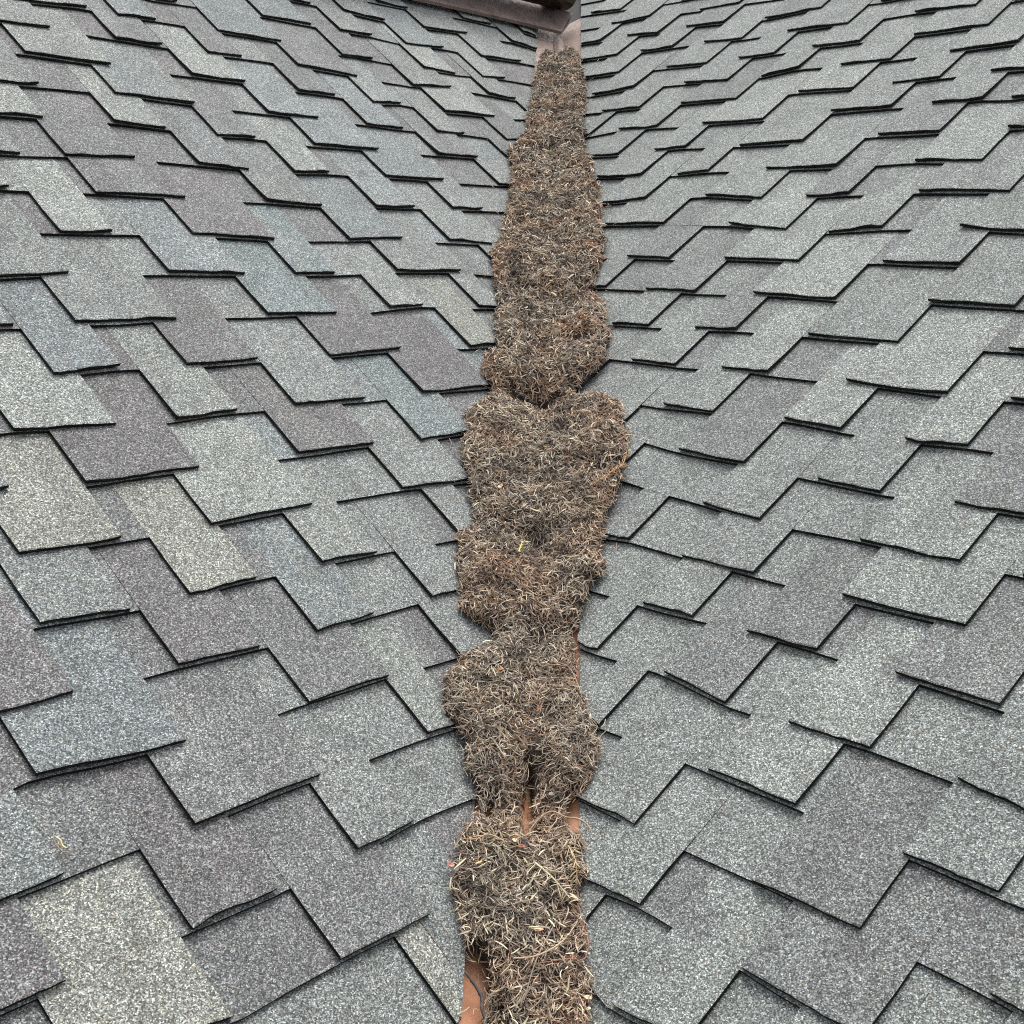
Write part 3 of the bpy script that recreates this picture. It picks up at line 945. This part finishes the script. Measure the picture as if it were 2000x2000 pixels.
# colour drifts: rusty near the rims, greyer in the middle, dark decayed pockets
pidx = RNG.choice(len(PAL), NN, p=PW)
cols = PAL[pidx] * RNG.uniform(0.75, 1.2, NN)[:, None]
rim = np.abs(2 * cj / (NS - 1) - 1)
rust = np.clip(value_noise2(p[:, 0] * 12, p[:, 1] * 12, 17) * 1.1 - 0.35 + 0.35 * (rim - 0.6), 0, 0.6)
cols = cols * (1 + rust[:, None] * np.array([0.16, -0.08, -0.20]))
dark = np.clip(value_noise2(p[:, 0] * 20, p[:, 1] * 20, 23) * 1.6 - 0.95, 0, 0.6) * np.where(rim < 0.75, 1, 0.3)
cols = cols * (1 - dark[:, None]) + np.array([0.035, 0.03, 0.028]) * dark[:, None]
deepness = np.clip(-depth / 0.004, 0, 1)
# plump bleached needles that lie loose on the lowest lump and here and there higher up
rad[loose] *= 1.55
LINE[loose] += nn[loose][:, None, :] * 0.004
cols[loose] = np.array([0.74, 0.66, 0.47]) * RNG.uniform(0.75, 1.12, (loose.sum(), 1))
nv, nq, ncl = tubes(LINE, rad, cols)
# bud scales, bark crumbs and seed flakes mixed into the litter
NF = 2600
cell = RNG.choice(len(wgt), NF, p=wgt / wgt.sum())
fi, fj = np.unravel_index(cell, area.shape)
fp = P00[fi, fj] + e_u[fi, fj] * RNG.random((NF, 1)) + e_s[fi, fj] * RNG.random((NF, 1)) + nrm[fi, fj] * RNG.normal(0.002, 0.002, (NF, 1))
fd = RNG.normal(size=(NF, 3))
fd -= nrm[fi, fj] * np.sum(fd * nrm[fi, fj], 1, keepdims=True) * 0.8
fd /= np.linalg.norm(fd, axis=1, keepdims=True)
fl = RNG.uniform(0.0025, 0.006, NF)
FL = fp[:, None, :] + fd[:, None, :] * (np.linspace(-.5, .5, 4)[None, :, None] * fl[:, None, None])
fr = RNG.uniform(0.0008, 0.0017, NF)[:, None] * np.array([0.4, 1, 0.9, 0.3])[None, :]
fpal = np.array([(0.07, 0.05, 0.042), (0.05, 0.042, 0.045), (0.14, 0.09, 0.06), (0.30, 0.13, 0.08), (0.36, 0.24, 0.17), (0.12, 0.10, 0.11)])
fv, fq, fcl = tubes(FL, fr, fpal[RNG.choice(6, NF, p=[.25, .22, .2, .1, .08, .15])], sides=4)
# stray needles dropped on the shingles beside the mat
NSV = 150
sp = []
for _ in range(NSV):
    i = random.randrange(NR)
    sd = random.random() < 0.5
    out = abs(random.gauss(0, 0.022)) - 0.004
    x = (RIM[i, 0] + rag_l[i] - out) if sd else (RIM[i, 3] + rag_r[i] + out)
    y = RIM[i, 1] if sd else RIM[i, 4]
    sd_ = 'L' if sd else 'R'
    sp.append((x, y, float(zfloor(np.array(x), np.array(y))) + 0.0035, sd_))
sl = []
for x, y, z, sd in sp:
    a = random.uniform(0, 6.28)
    dv = A[sd] * math.cos(a) + U[sd] * math.sin(a)
    l = random.uniform(0.012, 0.03)
    pv = N[sd].cross(dv) * random.gauss(0, 0.004)
    c = Vector((x, y, z))
    sl.append([tuple(c - dv * l / 2), tuple(c - dv * l / 6 + pv), tuple(c + dv * l / 6 + pv), tuple(c + dv * l / 2)])
sv, sq, scl = tubes(np.array(sl), np.full((NSV, 4), 0.0006), PAL[RNG.choice(len(PAL), NSV, p=PW)])
allv = np.concatenate([nv, fv, sv])
allq = np.concatenate([nq, fq + len(nv), sq + len(nv) + len(fv)])
allc = np.concatenate([ncl, fcl, scl])
lit_me = np_mesh("pine_needle_litter", allv, allq, allc)
lit = link("pine_needle_litter", lit_me, None, (M_NEEDLE,))
tag(lit, "thick matted strip of dry brown conifer needles filling the roof valley", "needle litter", kind="stuff")
duff = link("needle_duff", duff_me, lit, (M_DUFF,))
duff["kind"] = "stuff"


# ---------------------------------------------------------------- single twigs, fronds, petals and scales that can be picked out
MATN = Vector((0, -0.429975, 0.902841))


def drop(x, y, z, h=0.0):
    """settle a point on the litter (or on the copper / shingles where there is none)"""
    o = Vector((x, y, z)) + MATN * 0.25
    hit = BVH.ray_cast(o, -MATN)
    g = zfloor(np.array(x), np.array(y))
    base = hit[0] if hit[0] is not None else Vector((x, y, float(g) + 0.002))
    return base + MATN * h


def curve_pts(pts, n):
    P = [Vector(p) for p in pts]
    out = []
    m = len(P) - 1
    for i in range(n):
        t = i / (n - 1) * m
        k = min(int(t), m - 1)
        f = t - k
        p0, p1, p2, p3 = P[max(k - 1, 0)], P[k], P[k + 1], P[min(k + 2, m)]
        out.append(0.5 * ((2 * p1) + (-p0 + p2) * f + (2 * p0 - 5 * p1 + 4 * p2 - p3) * f * f + (-p0 + 3 * p1 - 3 * p2 + p3) * f ** 3))
    return out


def tube_mesh(name, lines, rads, colors, sides=6):
    V, Q, C, off = [], [], [], 0
    for ln_, rd, cl in zip(lines, rads, colors):
        P = np.array([[tuple(p) for p in ln_]])
        v, q, c = tubes(P, np.array([rd]), np.array([cl]), sides)
        V.append(v)
        Q.append(q + off)
        C.append(c)
        off += len(v)
    return np_mesh(name, np.concatenate(V), np.concatenate(Q), np.concatenate(C), smooth=True)


def twig(name, pts, r, color, label, cat="twig", h=0.010, knots=0.25, arch=None, n=26):
    base = [drop(*p, h) for p in pts]
    if arch:
        base = [b + MATN * a for b, a in zip(base, arch)]
    ln_ = curve_pts(base, n)
    rd = [r * (1 + knots * random.uniform(-1, 1)) * (0.55 + 0.45 * math.sin(math.pi * min(1, (i + 2) / n))) for i in range(n)]
    o = link(name, tube_mesh(name, [ln_], [rd], [color]), None, (M_NEEDLE,))
    return tag(o, label, cat)


twig("curved_twig", [(0.005, -0.085, 0.02), (0.018, -0.06, 0.033), (0.044, -0.046, 0.039), (0.069, -0.046, 0.039), (0.092, -0.06, 0.032), (0.108, -0.078, 0.024), (0.116, -0.098, 0.014)],
     0.0017, (0.50, 0.33, 0.21), "pale knobbly twig arching over the bare copper rib", arch=(0, .006, .012, .012, .010, .008, .004))
twig("straight_stick", [(0.055, -0.26, -0.063), (0.027, -0.324, -0.093), (0.009, -0.386, -0.123)], 0.0012, (0.36, 0.29, 0.24), "long straight grey-tan stick lying near the bottom edge", h=0.013)
twig("pale_twig", [(-0.008, -0.319, -0.091), (0.023, -0.319, -0.091), (0.05, -0.308, -0.086), (0.072, -0.287, -0.076), (0.091, -0.256, -0.061)],
     0.0014, (0.58, 0.47, 0.32), "cream curved twig crossing under the long straight stick", h=0.013)
twig("reddish_stem", [(0.092, -0.248, -0.057), (0.104, -0.266, -0.066), (0.109, -0.289, -0.077), (0.101, -0.309, -0.086), (0.08, -0.32, -0.092), (0.033, -0.328, -0.095)],
     0.0010, (0.46, 0.21, 0.13), "thin reddish looping stem at the right rim of the lowest litter", "stem", h=0.011)
twig("lichen_twig", [(-0.084, -0.33, -0.096), (-0.069, -0.341, -0.101), (-0.056, -0.355, -0.108), (-0.054, -0.374, -0.117), (-0.047, -0.388, -0.124), (-0.053, -0.404, -0.132)],
     0.0032, (0.09, 0.08, 0.075), "dark crusty twig lying across the bare copper at lower left", h=0.006)
twig("thin_stem", [(0.037, 0.282, 0.195), (0.072, 0.264, 0.187), (0.092, 0.227, 0.169), (0.097, 0.191, 0.152)], 0.0009, (0.44, 0.36, 0.28),
     "thin pale stem bowing out over the lower right rim of the litter", "stem", arch=(0, .012, .012, .004))

# dry conifer fronds
def frond(name, spine, r, side_len, col1, label, cat, n_side=18, h=0.012, spread=0.9):
    base = curve_pts([drop(*p, h) for p in spine], 24)
    root = bpy.data.objects.new(name, None)
    COL.objects.link(root)
    root.location = base[0]
    tag(root, label, cat)
    inv = Matrix.Translation(-base[0])
    st = tube_mesh("stem", [base], [[r * (1 - 0.5 * i / 24) for i in range(24)]], [col1])
    st.transform(inv)
    link("stem", st, root, (M_NEEDLE,))
    lines, rads, cc = [], [], []
    for i in range(n_side):
        for sgn in (-1, 1):
            f = (i + random.random() * 0.6) / n_side
            j = min(int(f * 22), 21)
            p_ = base[j]
            d_ = (base[j + 1] - base[j]).normalized()
            sd = MATN.cross(d_) * sgn
            if random.random() < 0.28:
                continue
            dr = (d_ * random.gauss(1.0 - spread * 0.5, 0.45) + sd * spread * random.uniform(0.35, 1.2) + MATN * random.uniform(-0.35, 0.45)).normalized()
            l = side_len * random.uniform(0.5, 1.15) * (1 - 0.35 * f)
            lines.append([p_, p_ + dr * l * 0.35 + d_ * l * .03, p_ + dr * l * 0.7 + d_ * l * .10, p_ + dr * l + d_ * l * .22])
            rr = random.uniform(0.0008, 0.0013)
            rads.append([rr * .7, rr, rr, rr * .35])
            k = random.uniform(0.5, 1.15)
            cc.append(tuple(c * k for c in col1))
    nm = tube_mesh("needles", lines, rads, cc, 4)
    nm.transform(inv)
    link("needles", nm, root, (M_NEEDLE,))
    return root


frond("cedar_frond", [(0.114, 0.756, 0.421), (0.161, 0.802, 0.443), (0.192, 0.839, 0.46), (0.205, 0.904, 0.491)], 0.0012, 0.024, (0.56, 0.34, 0.18),
      "orange dried frond on the right rim of the widest litter lump", "frond", 22, spread=0.55)
frond("spruce_sprig", [(0.020, -0.150, -0.010), (0.050, -0.185, -0.03), (0.078, -0.215, -0.045)], 0.0017, 0.030, (0.72, 0.645, 0.44),
      "bleached spruce sprig with fanned straw needles on the lowest lump", "sprig", 16, spread=1.0)
frond("small_sprig", [(0.075, -0.118, 0.0), (0.088, -0.150, -0.012), (0.090, -0.180, -0.03)], 0.0013, 0.020, (0.58, 0.47, 0.28),
      "small tan sprig of needles right of the bleached spruce sprig", "sprig", 12, spread=0.9)
frond("yellow_sprig", [(-0.037, 0.560, 0.328), (-0.034, 0.582, 0.336), (-0.030, 0.604, 0.345)], 0.0016, 0.012, (0.72, 0.62, 0.20),
      "tiny bright yellow sprig in the middle of the litter", "sprig", 9, spread=0.6)
frond("left_sprig", [(-0.035, -0.112, 0.006), (-0.062, -0.105, 0.008), (-0.084, -0.118, 0.0)], 0.0014, 0.022, (0.56, 0.43, 0.27),
      "tan needle sprig drooping over the left rim below the bare rib", "sprig", 12, spread=0.8)


def flake(name, pos, size, color, label, cat, nrm_=MATN, cup=0.35, ratio=0.6, rot=0.0, place=True, color2=None):
    size *= 0.8
    c = drop(*pos, 0.010) if place else Vector(pos)
    if place:
        nrm_ = (nrm_ + Vector((random.uniform(-.5, .5), random.uniform(-.5, .5), 0))).normalized()
    x = Vector((math.cos(rot), math.sin(rot), 0))
    x = (x - nrm_ * (x @ nrm_)).normalized()
    y = nrm_.cross(x)
    bm = bmesh.new()
    rings = []
    lay = []
    top = bm.verts.new(c)
    for ri, rr in enumerate((0.45, 1.0)):
        ring = []
        for i in range(10):
            a = i / 10 * 2 * math.pi
            k = rr * (1 + random.uniform(-.32, .22))
            ring.append(bm.verts.new(c + x * (size * k * math.cos(a)) + y * (size * ratio * k * math.sin(a)) + nrm_ * (cup * size * rr * rr)))
        rings.append(ring)
    for i in range(10):
        bm.faces.new((top, rings[0][i], rings[0][(i + 1) % 10]))
        bm.faces.new((rings[0][i], rings[1][i], rings[1][(i + 1) % 10], rings[0][(i + 1) % 10]))
    me = bpy.data.meshes.new(name)
    bm.to_mesh(me)
    bm.free()
    at = me.attributes.new('tint', 'FLOAT_COLOR', 'POINT')
    for i, v in enumerate(me.vertices):
        cl = color if color2 is None or v.co.dot(x) < c.dot(x) else color2
        at.data[i].color = (*cl, 1)
    for p_ in me.polygons:
        p_.use_smooth = True
    o = link(name, me, None, (M_NEEDLE,))
    so = o.modifiers.new("thickness", 'SOLIDIFY')
    so.thickness = size * 0.12
    return tag(o, label, cat)


flake("white_seed", (-0.086, 0.749, 0.417), 0.009, (0.85, 0.80, 0.72), "small white and orange seed scale on the left of the widest litter lump", "seed", color2=(0.72, 0.36, 0.12), rot=0.9)
flake("cream_petal", (-0.016, -0.108, 0.01), 0.0085, (0.82, 0.66, 0.44), "cream petal just below the bare copper rib", "petal", rot=0.4)
flake("dark_scale", (0.000, -0.105, 0.011), 0.0085, (0.05, 0.045, 0.055), "dark grey bud scale touching the cream petal", "bud scale", rot=0.1)
flake("pink_scale", (-0.005, -0.116, 0.006), 0.0080, (0.62, 0.30, 0.20), "pinkish bud scale just under the cream petal", "bud scale", rot=0.0, ratio=0.45)
flake("salmon_petal", (0.030, -0.270, -0.068), 0.0095, (0.62, 0.27, 0.18), "salmon pink petal near the top of the long straight stick", "petal", ratio=0.5, rot=0.1)
flake("yellow_flake", (-0.073, -0.161, -0.016), 0.0075, (0.70, 0.48, 0.22), "yellowish flake in the left part of the lowest litter lump", "flake", rot=0.5)
flake("cream_seed", (0.107, -0.375, -0.117), 0.0075, (0.86, 0.76, 0.50), "upper of two cream seeds at the lower right rim of the litter", "seed")
flake("cream_seed", (0.107, -0.392, -0.126), 0.0065, (0.84, 0.74, 0.50), "lower of two cream seeds at the lower right rim of the litter", "seed")
flake("brown_scale", (0.018, 0.165, 0.14), 0.008, (0.42, 0.20, 0.12), "red-brown scale in the middle of the second lowest litter lump", "bud scale", rot=1.0)
flake("orange_scale", (-0.060, 0.245, 0.175), 0.008, (0.52, 0.22, 0.10), "orange-brown scale near the left rim of the second lowest litter lump", "bud scale", rot=0.3)
flake("grey_scale", (0.045, -0.005, 0.056), 0.009, (0.30, 0.25, 0.23), "curled grey scale just above the bare copper rib", "bud scale", rot=-0.6)

# bits lying on the left shingles
def on_l(u, v, off=0.004):
    return pl('L', u, v, off)


flake("pink_bud_scale", tuple(on_l(-0.2066, -0.0151, 0.0045)), 0.0095, (0.55, 0.22, 0.17), "round pinkish bud scale lying on the shingles left of the litter", "bud scale",
      nrm_=N['L'], place=False, ratio=0.55, color2=(0.62, 0.36, 0.28))


def strand(name, side, uvs, r, color, label, cat):
    pts = curve_pts([pl(side, a, b, 0.004 + 0.002 * (i % 2)) for i, (a, b) in enumerate(uvs)], 14)
    o = link(name, tube_mesh(name, [pts], [[r * (0.5 + 0.5 * math.sin(math.pi * (i + 1) / 15)) for i in range(14)]], [color]), None, (M_NEEDLE,))
    return tag(o, label, cat)


strand("yellow_petal_strand", 'L', [(-0.7600, 0.2770), (-0.7575, 0.2690), (-0.7582, 0.2610), (-0.7560, 0.2540)], 0.0016, (0.80, 0.66, 0.30), "small yellow curled wisp on the lower left shingles", "wisp")
strand("brown_needle", 'L', [(-0.7646, 0.2721), (-0.7651, 0.2587), (-0.762, 0.251), (-0.7529, 0.2462)], 0.0009, (0.42, 0.26, 0.18), "thin brown curved needle beside the yellow wisp", "needle")
strand("grey_needle", 'L', [(-0.2337, 1.1442), (-0.2157, 1.1305), (-0.2109, 1.1066)], 0.0007, (0.45, 0.40, 0.35), "fine pale bent needle on a purple-grey tab in the left middle", "needle")
strand("pale_needle", 'L', [(-0.2478, -0.0442), (-0.235, -0.052), (-0.2221, -0.0611)], 0.0011, (0.60, 0.54, 0.36), "single pale needle on shingles left of the bleached sprig", "needle")
strand("tan_needle", 'R', [(-0.0154, 0.2225), (-0.016, 0.205), (-0.0187, 0.1875)], 0.0008, (0.50, 0.42, 0.27), "single tan needle poking on to the right shingles", "needle")
